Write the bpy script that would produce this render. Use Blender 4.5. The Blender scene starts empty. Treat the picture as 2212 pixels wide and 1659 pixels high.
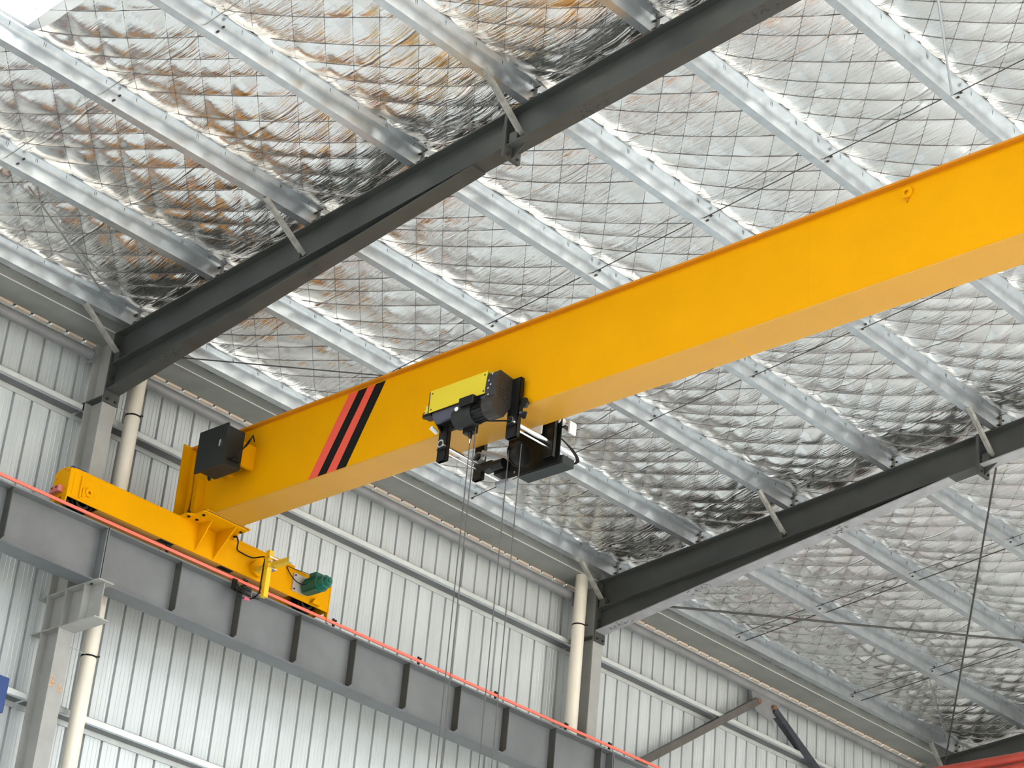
import bpy, math, random
import numpy as np
from mathutils import Matrix, Vector
random.seed(7)
PI = math.pi
scene = bpy.context.scene

# ---------------------------------------------------------------- camera
CAM = (18.89168, -12.05858, 1.60013)
RX = (0.7309082, 0.67718881, 0.08478512)      # camera right
RD = (-0.25965805, 0.3908195, -0.88308426)    # camera down
RF = (-0.63115046, 0.62343839, 0.4614907)     # camera forward
cd = bpy.data.cameras.new('camera')
cam = bpy.data.objects.new('camera', cd)
scene.collection.objects.link(cam)
cd.sensor_fit = 'HORIZONTAL'; cd.sensor_width = 36.0
cd.lens = 4855.279 / 2212 * 36.0
cd.clip_start = 0.1; cd.clip_end = 500
M = Matrix(((RX[0], -RD[0], -RF[0], CAM[0]), (RX[1], -RD[1], -RF[1], CAM[1]), (RX[2], -RD[2], -RF[2], CAM[2]), (0, 0, 0, 1)))
cam.matrix_world = M
scene.camera = cam

# ---------------------------------------------------------------- world, sun, exposure
w = bpy.data.worlds.new('world'); scene.world = w; w.use_nodes = True
nt = w.node_tree; nt.nodes.clear()
wo = nt.nodes.new('ShaderNodeOutputWorld'); bg = nt.nodes.new('ShaderNodeBackground')
bg.inputs[0].default_value = (0.80, 0.90, 1.0, 1); bg.inputs[1].default_value = 3.0
nt.links.new(bg.outputs[0], wo.inputs[0])
sd = bpy.data.lights.new('sun', 'SUN'); sd.energy = 6.0; sd.angle = math.radians(1.5); sd.color = (1.0, 0.95, 0.88)
so = bpy.data.objects.new('sun', sd); scene.collection.objects.link(so)
so.rotation_euler = Vector((-0.72, 0.28, -0.60)).to_track_quat('-Z', 'Y').to_euler()
vs = scene.view_settings
vs.view_transform = 'Standard'; vs.look = 'None'; vs.gamma = 1.0; vs.use_curve_mapping = False
vs.exposure = 1.55

# ---------------------------------------------------------------- helpers
def link(o):
    scene.collection.objects.link(o); return o

def tag(o, label=None, cat=None, group=None, kind=None):
    if label: o['label'] = label
    if cat: o['category'] = cat
    if group: o['group'] = group
    if kind: o['kind'] = kind
    return o

def empty(name, loc=(0, 0, 0), label=None, cat=None, group=None, kind=None):
    o = bpy.data.objects.new(name, None); link(o); o.location = loc; o.empty_display_size = 0.1
    return tag(o, label, cat, group, kind)

class MB:
    shift = None
    def __init__(s): s.v = []; s.f = []
    def add(s, vs_, fs):
        b = len(s.v); s.v += [tuple(p) for p in vs_]; s.f += [tuple(i + b for i in q) for q in fs]; return s
    def box(s, x0, x1, y0, y1, z0, z1):
        return s.add([(x0,y0,z0),(x1,y0,z0),(x1,y1,z0),(x0,y1,z0),(x0,y0,z1),(x1,y0,z1),(x1,y1,z1),(x0,y1,z1)],
                     [(0,3,2,1),(4,5,6,7),(0,1,5,4),(1,2,6,5),(2,3,7,6),(3,0,4,7)])
    def prism(s, pts, axis, a0, a1):
        n = len(pts)
        def mk(p, a):
            if axis == 'y': return (p[0], a, p[1])
            if axis == 'x': return (a, p[0], p[1])
            return (p[0], p[1], a)
        s.add([mk(p, a0) for p in pts] + [mk(p, a1) for p in pts],
              [tuple(range(n)), tuple(range(2*n-1, n-1, -1))] + [((i+1) % n, i, n+i, n+(i+1) % n) for i in range(n)])
        return s
    def cyl(s, a, b, r, n=16, r2=None, cap=True):
        a = Vector(a); b = Vector(b); d = (b-a).normalized()
        u = d.orthogonal().normalized(); t = d.cross(u)
        r2 = r if r2 is None else r2
        vv = [a + (u*math.cos(2*PI*i/n) + t*math.sin(2*PI*i/n))*r for i in range(n)]
        vv += [b + (u*math.cos(2*PI*i/n) + t*math.sin(2*PI*i/n))*r2 for i in range(n)]
        ff = [(i, (i+1) % n, n+(i+1) % n, n+i) for i in range(n)]
        if cap: ff += [tuple(range(n-1, -1, -1)), tuple(range(n, 2*n))]
        return s.add(vv, ff)
    def pipe(s, a, b, r, ri, n=20):
        a = Vector(a); b = Vector(b); d = (b-a).normalized(); u = d.orthogonal().normalized(); t = d.cross(u)
        vv = []
        for (c, q) in ((a, r), (b, r), (b, ri), (a, ri)):
            vv += [c + (u*math.cos(2*PI*i/n) + t*math.sin(2*PI*i/n))*q for i in range(n)]
        ff = []
        for k in range(4):
            for i in range(n):
                j = (i+1) % n; k2 = (k+1) % 4
                ff.append((k*n+i, k*n+j, k2*n+j, k2*n+i))
        return s.add(vv, ff)
    def path(s, pts, r, n=8):
        pts = [Vector(p) for p in pts]; rings = []
        u = None
        for i, p in enumerate(pts):
            d = (pts[min(i+1, len(pts)-1)] - pts[max(i-1, 0)]).normalized()
            if u is None: u = d.orthogonal().normalized()
            u = (u - d*u.dot(d)).normalized(); t = d.cross(u)
            rings.append([p + (u*math.cos(2*PI*k/n) + t*math.sin(2*PI*k/n))*r for k in range(n)])
        vv = [q for ring in rings for q in ring]; ff = []
        for i in range(len(pts)-1):
            for k in range(n):
                ff.append((i*n+k, i*n+(k+1) % n, (i+1)*n+(k+1) % n, (i+1)*n+k))
        ff += [tuple(range(n-1, -1, -1)), tuple((len(pts)-1)*n+k for k in range(n))]
        return s.add(vv, ff)
    def bar(s, a, b, w_, h_, up=(0, 0, 1)):
        a = Vector(a); b = Vector(b); d = (b-a).normalized(); up = Vector(up)
        u = d.cross(up).normalized(); t = u.cross(d)
        c = [(-1,-1),(1,-1),(1,1),(-1,1)]
        vv = [a + u*w_/2*i + t*h_/2*j for i, j in c] + [b + u*w_/2*i + t*h_/2*j for i, j in c]
        return s.add(vv, [(0,3,2,1),(4,5,6,7),(0,1,5,4),(1,2,6,5),(2,3,7,6),(3,0,4,7)])
    def build(s, name, mat, parent=None, smooth=False, kind=None, label=None, bevel=0):
        if MB.shift: s.v = [(p[0]+MB.shift[0], p[1]+MB.shift[1], p[2]+MB.shift[2]) for p in s.v]
        me = bpy.data.meshes.new(name); me.from_pydata([tuple(p) for p in s.v], [], s.f); me.update()
        bm_fix(me)
        me.materials.append(mat)
        if smooth:
            me.polygons.foreach_set('use_smooth', [True]*len(me.polygons))
            me.set_sharp_from_angle(angle=math.radians(40))
        o = bpy.data.objects.new(name, me); link(o)
        if parent is not None:
            o.parent = parent
            o.matrix_parent_inverse = Matrix.Translation(-chain(parent))
        if kind: o['kind'] = kind
        if label: o['label'] = label
        if bevel:
            b = o.modifiers.new('bevel', 'BEVEL'); b.width = bevel; b.segments = 2; b.limit_method = 'ANGLE'
        return o

import bmesh
def bm_fix(me):
    bm = bmesh.new(); bm.from_mesh(me); bmesh.ops.recalc_face_normals(bm, faces=bm.faces); bm.to_mesh(me); bm.free()

def chain(o):
    # world position of a parent: part meshes sit at the world origin
    return Vector(o.location) if (o.type == 'EMPTY' and o.parent is None) else Vector((0, 0, 0))

def bez(pts, n=10):
    # catmull-rom through points
    P = [Vector(p) for p in pts]; P = [P[0]*2-P[1]] + P + [P[-1]*2-P[-2]]; out = []
    for i in range(1, len(P)-2):
        for k in range(n):
            t = k/n; a, b, c, d = P[i-1], P[i], P[i+1], P[i+2]
            out.append(0.5*((2*b)+(c-a)*t+(2*a-5*b+4*c-d)*t*t+(3*b-a-3*c+d)*t**3))
    out.append(P[-2]); return out

# ---------------------------------------------------------------- materials
def srgb(r, g, b):
    def c(v):
        v /= 255.0
        return v/12.92 if v <= 0.04045 else ((v+0.055)/1.055)**2.4
    return (c(r), c(g), c(b), 1)

def mat(name, col, rough=0.5, metal=0.0, spec=0.5, var=0.0, vscale=6.0, col2=None, bump=0.0, bscale=60, coat=0.0, stretch=None):
    m = bpy.data.materials.new(name); m.use_nodes = True; n = m.node_tree.nodes; l = m.node_tree.links
    p = n['Principled BSDF']
    p.inputs['Base Color'].default_value = col; p.inputs['Roughness'].default_value = rough
    p.inputs['Metallic'].default_value = metal; p.inputs['Specular IOR Level'].default_value = spec
    p.inputs['Coat Weight'].default_value = coat; p.inputs['Coat Roughness'].default_value = 0.25
    tc = n.new('ShaderNodeTexCoord')
    src = tc.outputs['Object']
    if stretch:
        mp = n.new('ShaderNodeMapping'); mp.inputs['Scale'].default_value = stretch; l.new(src, mp.inputs[0]); src = mp.outputs[0]
    if var > 0 or col2:
        nz = n.new('ShaderNodeTexNoise'); nz.inputs['Scale'].default_value = vscale; nz.inputs['Detail'].default_value = 5
        nz.inputs['Roughness'].default_value = 0.6
        l.new(src, nz.inputs['Vector'])
        cr = n.new('ShaderNodeValToRGB'); cr.color_ramp.elements[0].position = 0.35; cr.color_ramp.elements[1].position = 0.65
        c2 = col2 or tuple(min(1, c*(1+var)) for c in col[:3]) + (1,)
        cr.color_ramp.elements[0].color = tuple(c*(1-var) for c in col[:3]) + (1,); cr.color_ramp.elements[1].color = c2
        l.new(nz.outputs[0], cr.inputs[0]); l.new(cr.outputs[0], p.inputs['Base Color'])
    if bump > 0:
        nb = n.new('ShaderNodeTexNoise'); nb.inputs['Scale'].default_value = bscale; nb.inputs['Detail'].default_value = 3
        l.new(src, nb.inputs['Vector'])
        b = n.new('ShaderNodeBump'); b.inputs['Strength'].default_value = bump; b.inputs['Distance'].default_value = 0.01
        l.new(nb.outputs[0], b.inputs['Height']); l.new(b.outputs[0], p.inputs['Normal'])
    return m

STEEL = mat('dark_grey_paint', (0.046, 0.049, 0.046, 1), 0.42, 0.0, 0.5, var=0.12, vscale=3, bump=0.05, bscale=25)
PALE = mat('pale_grey_underside', (0.28, 0.28, 0.29, 1), 0.55, var=0.14, vscale=5, bump=0.05, bscale=30)  # lighter grey for the underside of the second rafter
COLM = mat('column_primer', (0.31, 0.305, 0.285, 1), 0.6, var=0.08, vscale=3)
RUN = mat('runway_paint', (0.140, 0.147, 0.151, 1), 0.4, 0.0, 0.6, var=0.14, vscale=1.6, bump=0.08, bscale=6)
RUND = mat('runway_stiffener_shade', (0.07, 0.068, 0.062, 1), 0.5, 0, 0.35, var=0.1)  # runway paint darkened: shade of the stiffener faces put into the colour
RUNB = mat('runway_underside_tone', (0.115, 0.123, 0.13, 1), 0.45, var=0.1, vscale=2)  # darker copy of the runway paint for the bottom flange
GALV = mat('galvanised_steel', (0.56, 0.59, 0.61, 1), 0.30, 0.88, var=0.08, vscale=7, bump=0.05, bscale=3)
BRACE = mat('weathered_angle', (0.30, 0.295, 0.27, 1), 0.5, 0.2, var=0.25, vscale=9)
CLAD = mat('cladding_sheet', (0.57, 0.60, 0.60, 1), 0.40, 0.25, var=0.06, vscale=1.2, stretch=(1, 3, 0.6))
GUT = mat('gutter_steel', (0.26, 0.27, 0.25, 1), 0.5, var=0.12, vscale=2)
DAYGAP = mat('daylight_gap_strip', (0.80, 0.66, 0.54, 1), 0.7)  # daylight in the gap below the gutter, painted as pale strips
PVC = mat('pvc_pipe', (0.74, 0.68, 0.57, 1), 0.35, var=0.03, vscale=4)
TUBE = mat('strut_tube', (0.20, 0.20, 0.205, 1), 0.42, var=0.15, vscale=3)
YEL = mat('crane_yellow', (0.66, 0.295, 0.0008, 1), 0.5, 0.0, 0.04, var=0.03, vscale=1.5, bump=0.04, bscale=3)
YDK = mat('crane_yellow_edge', (0.52, 0.19, 0.006, 1), 0.5, 0, 0.25)
YLO = mat('crane_yellow_sheen', (0.50, 0.25, 0.025, 1), 0.40, 0.0, 0.45, var=0.03, vscale=2)  # floor reflection mixed into the colour of the girder's bottom plate
YHO = mat('hoist_yellow', (0.62, 0.48, 0.03, 1), 0.5, 0, 0.2)
BLK = mat('black_metal', (0.006, 0.006, 0.0055, 1), 0.38, 0.0, 0.28, bump=0.05, bscale=80)
BLK2 = mat('black_stripe', (0.004, 0.004, 0.004, 1), 0.5, 0, 0.2)
BOXM = mat('control_box_paint', (0.011, 0.014, 0.013, 1), 0.45, 0.0, 0.3)
REDST = mat('red_stripe', (0.72, 0.08, 0.045, 1), 0.45)
REDB = mat('red_conductor', (0.95, 0.15, 0.10, 1), 0.35, 0.0, 0.6)
REDP = mat('red_pipe_paint', (0.42, 0.055, 0.035, 1), 0.4, var=0.1, vscale=2)
CHR = mat('chrome', (0.82, 0.82, 0.82, 1), 0.22, 1.0)
DRUM = mat('drum_steel', (0.10, 0.10, 0.13, 1), 0.35, 0.8)
GREEN = mat('motor_green', (0.006, 0.105, 0.07, 1), 0.35, 0.0, 0.5)
RUB = mat('rubber', (0.006, 0.005, 0.005, 1), 0.6, 0, 0.25)
PINK = mat('buffer_pink', (0.55, 0.16, 0.13, 1), 0.7)
BLUE = mat('blue_paint', (0.005, 0.035, 0.16, 1), 0.4)
BOLT = mat('bolt', (0.05, 0.045, 0.04, 1), 0.4, 0.5)
ROPE = mat('wire_rope', (0.10, 0.095, 0.09, 1), 0.45, 0.6)
ROD = mat('rod_steel', (0.055, 0.052, 0.05, 1), 0.5, 0.1, 0.3)
WIRE = mat('mesh_wire', (0.13, 0.115, 0.11, 1), 0.35, 0.6)
RUST = mat('rust_patch', (0.20, 0.11, 0.07, 1), 0.8, var=0.3, vscale=30)
SCUFF = mat('scuff', (0.035, 0.033, 0.033, 1), 0.6, var=0.4, vscale=40)
WHITE = mat('white_paint', (0.75, 0.74, 0.72, 1), 0.4)
RAILM = mat('rail_steel', (0.12, 0.10, 0.09, 1), 0.4, 0.6)
CONC = mat('concrete', (0.52, 0.52, 0.505, 1), 0.6, var=0.06, vscale=0.5)
EARTH = mat('yard_ground', (0.38, 0.32, 0.25, 1), 0.9, var=0.1, vscale=0.2)
EXTW = mat('panel_wall', (0.55, 0.55, 0.53, 1), 0.6)

def foil_mat():
    m = bpy.data.materials.new('foil_insulation'); m.use_nodes = True; n = m.node_tree.nodes; l = m.node_tree.links
    p = n['Principled BSDF']
    p.inputs['Base Color'].default_value = (0.90, 0.895, 0.88, 1); p.inputs['Metallic'].default_value = 1.0
    p.inputs['Roughness'].default_value = 0.17
    tc = n.new('ShaderNodeTexCoord')
    def noise(sc, scale, detail, rot=0.0, rough=0.5, dist=0.0):
        mp = n.new('ShaderNodeMapping'); mp.inputs['Scale'].default_value = sc; mp.inputs['Rotation'].default_value = (0, 0, rot)
        l.new(tc.outputs['Object'], mp.inputs[0])
        z = n.new('ShaderNodeTexNoise'); z.inputs['Scale'].default_value = scale; z.inputs['Detail'].default_value = detail
        z.inputs['Roughness'].default_value = rough; z.inputs['Distortion'].default_value = dist
        l.new(mp.outputs[0], z.inputs['Vector']); return z.outputs[0]
    a = noise((3.0, 30.0, 1.0), 1.0, 3, 0.0, 0.55, 0.6)      # streaks running up the slope
    b = noise((2.5, 14.0, 1.0), 1.0, 2, 0.35, 0.5, 0.4)
    c = noise((3.0, 3.0, 1.0), 1.0, 3)
    d = noise((20.0, 110.0, 1.0), 1.0, 2, -0.12)
    def mul(x, k):
        q = n.new('ShaderNodeMath'); q.operation = 'MULTIPLY'; l.new(x, q.inputs[0]); q.inputs[1].default_value = k; return q.outputs[0]
    def add(x, y):
        q = n.new('ShaderNodeMath'); q.operation = 'ADD'; l.new(x, q.inputs[0]); l.new(y, q.inputs[1]); return q.outputs[0]
    # streaks fade in and out over the sheet
    msk = noise((1.6, 1.6, 1.0), 1.0, 2)
    cr = n.new('ShaderNodeMapRange'); cr.inputs[1].default_value = 0.38; cr.inputs[2].default_value = 0.62; cr.inputs[3].default_value = 0.15; cr.inputs[4].default_value = 1.0
    l.new(msk, cr.inputs[0])
    am = n.new('ShaderNodeMath'); am.operation = 'MULTIPLY'; l.new(a, am.inputs[0]); l.new(cr.outputs[0], am.inputs[1])
    # lap folds between blankets, running up the slope
    sp = n.new('ShaderNodeSeparateXYZ'); l.new(tc.outputs['Object'], sp.inputs[0])
    wob = noise((0.9, 0.9, 1.0), 1.0, 1)
    yy = add(mul(sp.outputs[1], 0.8), mul(wob, 0.045))
    fr = n.new('ShaderNodeMath'); fr.operation = 'PINGPONG'; l.new(yy, fr.inputs[0]); fr.inputs[1].default_value = 0.5
    mr = n.new('ShaderNodeMapRange'); mr.interpolation_type = 'SMOOTHSTEP'
    mr.inputs[1].default_value = 0.0; mr.inputs[2].default_value = 0.02; mr.inputs[3].default_value = 0.006; mr.inputs[4].default_value = 0.0
    l.new(fr.outputs[0], mr.inputs[0])
    h0 = mr.outputs[0]
    h = add(h0, add(add(mul(am.outputs[0], 0.017), mul(b, 0.005)), add(mul(c, 0.005), mul(d, 0.0014))))
    bp = n.new('ShaderNodeBump'); bp.inputs['Strength'].default_value = 1.0; bp.inputs['Distance'].default_value = 1.0
    l.new(h, bp.inputs['Height']); l.new(bp.outputs[0], p.inputs['Normal'])
    return m
FOIL = foil_mat()

def skylight_mat():
    m = bpy.data.materials.new('translucent_sheet'); m.use_nodes = True; n = m.node_tree.nodes; l = m.node_tree.links
    n.clear(); o = n.new('ShaderNodeOutputMaterial'); t = n.new('ShaderNodeBsdfTranslucent'); t.inputs[0].default_value = (0.95, 0.95, 0.95, 1)
    tr = n.new('ShaderNodeBsdfTransparent'); mx = n.new('ShaderNodeMixShader'); mx.inputs[0].default_value = 0.5
    l.new(t.outputs[0], mx.inputs[1]); l.new(tr.outputs[0], mx.inputs[2]); l.new(mx.outputs[0], o.inputs[0]); return m
SKYL = skylight_mat()

# ---------------------------------------------------------------- roof geometry constants
SL = 0.0973
PX = [0.765, 2.122] + [3.592 + 1.467*i for i in range(0, 6)]      # purlin lines (web position)
def zt(x): return 12.91 + SL*x            # top of rafter = underside of purlin
PD = 0.20                                  # purlin depth
FR = [0.0, 8.0, 16.0]                      # frame positions (flange edge nearest the camera)

# ---------------------------------------------------------------- setting: floor, walls, ceiling
def struct(name, mb, m, parent=None): 
    o = mb.build(name, m, parent)
    if parent is None: o['kind'] = 'structure'
    return o
struct('floor', MB().box(-0.05, 24, -20, 24, -0.2, 0.0), CONC)
g = MB().add([(-120, -120, -0.21), (140, -120, -0.21), (140, 140, -0.21), (-120, 140, -0.21)], [(0, 1, 2, 3)])
struct('yard_ground', g, EARTH)

# wall_left: ribbed cladding, each sheet a part
wl = empty('wall_left', (0, 0, 0), kind='structure')
PIT = 0.2345; SHW = PIT*3
prof = [(0.0, 0.0)]
for k in range(3):
    y = k*PIT
    a = y + 0.1*0 + 0.098; 
    prof += [(y+0.055, 0.0), (y+0.060, 0.0035), (y+0.066, 0.0), (y+0.104, 0.0), (y+0.110, 0.0035), (y+0.116, 0.0), (y+0.160, 0.0),
             (y+0.165, 0.0035), (y+0.171, 0.0), (y+0.196, 0.0), (y+0.199, -0.040), (y+0.224, -0.040), (y+PIT-0.007, 0.0), (y+PIT, 0.0)]
def sheet_mesh():
    n = len(prof); vv = [(x, y, 0.0) for y, x in prof] + [(x, y, 13.015) for y, x in prof]
    ff = [(i, i+1, n+i+1, n+i) for i in range(n-1)]
    me = bpy.data.meshes.new('cladding_sheet'); me.from_pydata(vv, [], ff); me.update(); me.materials.append(CLAD); return me
sm = sheet_mesh()
y0 = 9.096 - 0.2155 - SHW*27
k = 0
while y0 + k*SHW < 24:
    o = bpy.data.objects.new('cladding_sheet', sm); link(o); o.parent = wl; o.location = (0.0, y0 + k*SHW, 0); k += 1

# end wall and long wall out of view, openings and solid bays shaped to steer the daylight
wf = MB().box(0, 24, 18.0, 18.15, 0, 13.1); wf.prism([(0, 13.1), (24, 13.1), (12, 14.2)], 'y', 18.0, 18.15)
struct('wall_back', wf, EXTW)
wr = MB().box(24.0, 24.15, -20, 24, 10.5, 13.1)
for yy in range(-20, 25, 8): wr.box(24.0, 24.15, yy-0.3, yy+0.3, 0, 10.5)
wq = MB().box(0, 24, -20.15, -20.0, 4.0, 13.1); wq.prism([(0, 13.1), (24, 13.1), (12, 14.2)], 'y', -20.15, -20.0); wq.box(0, 9, -20.15, -20.0, 0, 4)
struct('wall_front', wq, EXTW)
wr.box(24.0, 24.15, -20, -4.5, 0, 10.5)  # solid bay added to cut the light on faces turned this way
struct('wall_right', wr, EXTW)

# ceiling: roof sheeting with a translucent strip, foil blankets between purlins
ce = empty('ceiling', (0, 0, 0), kind='structure')
def roofbox(mb, x0, x1, y0, y1, dz, th=0.03, s=SL, base=None):
    f = zt if base is None else base
    za, zb = f(x0)+dz, f(x1)+dz
    mb.add([(x0,y0,za),(x1,y0,zb),(x1,y1,zb),(x0,y1,za),(x0,y0,za+th),(x1,y0,zb+th),(x1,y1,zb+th),(x0,y1,za+th)],
           [(0,3,2,1),(4,5,6,7),(0,1,5,4),(1,2,6,5),(2,3,7,6),(3,0,4,7)])
rs = MB()
SK0, SK1 = -4.95, -3.56
roofbox(rs, 0.0, 12, SK1, 24.1, 0.30); roofbox(rs, 0.0, 12, -20, SK0, 0.30); roofbox(rs, 0.0, 3.60, SK0, SK1, 0.30)
def zr(x): return zt(24-x)
edges = [-20, -13, -11.6, -4.95, -3.56, 3.05, 4.44, 11.05, 12.44, 24.1]
for q in range(0, len(edges)-1, 2): roofbox(rs, 12, 24.2, edges[q], edges[q+1], 0.30, base=zr)
lfq = list(edges)
rs.build('roof_sheeting', EXTW, ce)
sk = MB(); roofbox(sk, 3.60, 12, SK0, SK1, 0.31, 0.01); 
for q in range(1, len(edges)-2, 2): roofbox(sk, 12, 24.2, edges[q], edges[q+1], 0.31, 0.01, base=zr)  # more skylight strips on the unseen slope, added to brighten the hall
sk.build('skylight_sheet', SKYL, ce)
lf = MB()
for q in range(0, len(edges)-1, 2): roofbox(lf, 12, 24, edges[q], min(24, edges[q+1]), 0.20, 0.01, base=zr)
roofbox(lf, 0.3, 12, -20, -6.0, 0.2, 0.01); roofbox(lf, 0.3, 12, 17.0, 24, 0.2, 0.01)
lf.build('foil_lining', FOIL, ce)

# quilting lines: family A  x+y=c , family B  y-x=c  (the roof mesh runs diagonally over the purlins)
rng = np.random.RandomState(3)
def lines(c0, pat, lo, hi):
    out = [c0]; i = 0
    while out[-1] < hi: out.append(out[-1] + pat[i % len(pat)]); i += 1
    i = 1; head = [c0]
    while head[-1] > lo: head.append(head[-1] - pat[-i % len(pat)]); i += 1
    return np.array(sorted(set(head + out)))
LA = lines(3.47, [0.40, 0.37, 0.33, 0.50], -8, 32)
LB = lines(-7.83, [0.50, 0.44, 0.33, 0.37], -20, 20)
LA = LA + rng.uniform(-.02, .02, len(LA)); LB = LB + rng.uniform(-.02, .02, len(LB))
def cellpos(v, L):
    i = np.clip(np.searchsorted(L, v) - 1, 0, len(L)-2)
    return (v - L[i])/(L[i+1]-L[i]), i
def foil_h(x, y, x0, x1):
    u = np.clip((x-x0)/(x1-x0), 0, 1)
    ta, ia = cellpos(x+y, LA); tb, ib = cellpos(y-x, LB)
    pa = np.clip(4*ta*(1-ta), 0, 1)**0.8; pb = np.clip(4*tb*(1-tb), 0, 1)**0.8
    rr = np.sin(ia*12.9898+ib*78.233)*43758.5; rr = rr-np.floor(rr)
    sn = np.clip(np.sin(PI*u), 0, 1)
    sag = -0.060*sn**0.75 - 0.030*sn*(0.5+0.5*np.cos((y-0.1)*2*PI/4.0)) - 0.030*(1-np.exp(-u/0.08))*(1-u)
    amp = 0.021*(0.6+0.8*rr)*((y < 0.2)*1.05 + (y >= 0.2)*(y < 8)*0.85 + 1.5*(y >= 8) + np.clip((y-3)/5, 0, 1)*(y < 8)*0.7)
    return sag - amp*pa*pb, sag
xs_edges = [0.42] + [p for p in PX[:8]] + [12.0]
for bi in range(len(xs_edges)-1):
    xa, xb = xs_edges[bi], xs_edges[bi+1]
    if bi > 0: xa += 0.088
    nx = max(4, int((xb-xa)/0.032)); ya = -6.0; yb = 17.0
    ymin = ya; 
    if bi >= 3: ymin = SK1
    ny = int((yb-ymin)/0.036)
    X, Y = np.meshgrid(np.linspace(xa, xb, nx+1), np.linspace(ymin, yb, ny+1), indexing='ij')
    H, _ = foil_h(X, Y, xa, xb)
    if bi == 0: H = H*0.15
    Z = zt(X) + PD + H
    co = np.stack([X, Y, Z], -1).reshape(-1, 3)
    ii, jj = np.meshgrid(np.arange(nx), np.arange(ny), indexing='ij'); q = ii*(ny+1)+jj
    F = np.stack([q, q+1, q+ny+2, q+ny+1], -1).reshape(-1, 4)
    me = bpy.data.meshes.new('foil_blanket'); me.vertices.add(len(co)); me.vertices.foreach_set('co', co.ravel())
    me.loops.add(F.size); me.loops.foreach_set('vertex_index', F.ravel()); me.polygons.add(len(F))
    me.polygons.foreach_set('loop_start', np.arange(len(F))*4); me.polygons.foreach_set('use_smooth', np.ones(len(F), bool)); me.update(); me.validate()
    me.materials.append(FOIL)
    o = bpy.data.objects.new('foil_blanket', me); link(o); o.parent = ce
    # wires of the roof mesh under this blanket
    mb = MB()
    for L, sgn in ((LA, -1), (LB, 1)):
        for c in L:
            n = max(4, int((xb-xa)/0.12)); xx = np.linspace(xa, xb, n+1)
            yy = c - xx if sgn < 0 else c + xx
            ok = (yy > -5.9) & (yy < 16.9)
            if ok.sum() < 3: continue
            xx, yy = xx[ok], yy[ok]
            _, s_ = foil_h(xx, yy, xa, xb); zz = zt(xx)+PD+s_-0.0035
            r = 0.0028; d = np.array([1, sgn])/math.sqrt(2)*r; b = len(mb.v); m_ = len(xx)
            for x_, y_, z_ in zip(xx, yy, zz):
                mb.v += [(x_-sgn*d[0], y_+sgn*d[1]*0+abs(d[1])*(1 if sgn < 0 else 1)*(1), z_), (x_+sgn*d[0], y_-abs(d[1]), z_), (x_, y_, z_-r*1.7)]
            for i in range(m_-1):
                p0 = b+i*3; p1 = p0+3
                mb.f += [(p0, p0+1, p1+1, p1), (p0+1, p0+2, p1+2, p1+1), (p0+2, p0, p1, p1+2)]
    me2 = bpy.data.meshes.new('roof_mesh_wire'); me2.from_pydata(mb.v, [], mb.f); me2.materials.append(WIRE); me2.update()
    o2 = bpy.data.objects.new('roof_mesh_wire', me2); link(o2); o2.parent = o; o2['kind'] = 'stuff'

# ---------------------------------------------------------------- columns
def isec_prism(mb, cx, cy, bw, d, tf, tw, z0, z1):
    # H column: flanges normal to x
    mb.box(cx-d/2, cx-d/2+tf, cy-bw/2, cy+bw/2, z0, z1); mb.box(cx+d/2-tf, cx+d/2, cy-bw/2, cy+bw/2, z0, z1)
    mb.box(cx-d/2+tf, cx+d/2-tf, cy-tw/2, cy+tw/2, z0, z1)
collab = ['pale grey steel column at the left, with the first runway bracket in view', 'pale grey steel column right of the middle, behind the second downpipe', 'steel column hidden low in the right corner below the third rafter']
for i, Y in enumerate(FR):
    c = empty('steel_column', (0.36, Y+0.09, 0), collab[i], 'column')
    mb = MB(); isec_prism(mb, 0.36, Y+0.09, 0.18, 0.32, 0.014, 0.010, 0, 12.93); mb.build('shaft', COLM, c)
    for z in (12.20, 9.95, 9.555):
        mb = MB()
        mb.box(0.03, 0.505, Y+0.0, Y+0.085, z, z+0.014); mb.box(0.03, 0.505, Y+0.095, Y+0.18, z, z+0.014)
        mb.build('stiffener_plate', COLM if z < 12 else STEEL, c)
    # bracket
    b = MB(); b.box(0.52, 1.06, Y-0.0, Y+0.19, 9.958, 9.974); b.box(0.52, 1.10, Y-0.0, Y+0.19, 9.545, 9.559)
    b.box(0.52, 1.04, Y+0.09, Y+0.10, 9.559, 9.958)
    br = b.build('runway_bracket', COLM, c)
    MB().box(0.815, 0.827, Y+0.003, Y+0.187, 9.559, 9.958).build('stiffener_plate', COLM, br)
    for yy in (0.03, 0.15): MB().cyl((0.90, Y+yy, 9.94), (0.90, Y+yy, 9.958), 0.014, 6).build('bolt', BOLT, br)

RUSTC = mat('column_rust', (0.42, 0.27, 0.17, 1), 0.8, var=0.3, vscale=40)
col0 = bpy.data.objects['steel_column']
for (ya, za, sc) in ((0.004, 8.93, 1.0), (0.115, 8.90, 0.8)):
    pts_ = [(ya+py_*sc, za+pz_*sc) for py_, pz_ in ((0, 0.0), (0.03, -0.01), (0.06, 0.0), (0.066, 0.04), (0.045, 0.07), (0.03, 0.11), (0.005, 0.10), (0.008, 0.05))]
    MB().prism(pts_, 'x', 0.520, 0.5215).build('rust_patch', RUSTC, col0, label='rusty burnt off weld mark')
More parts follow.
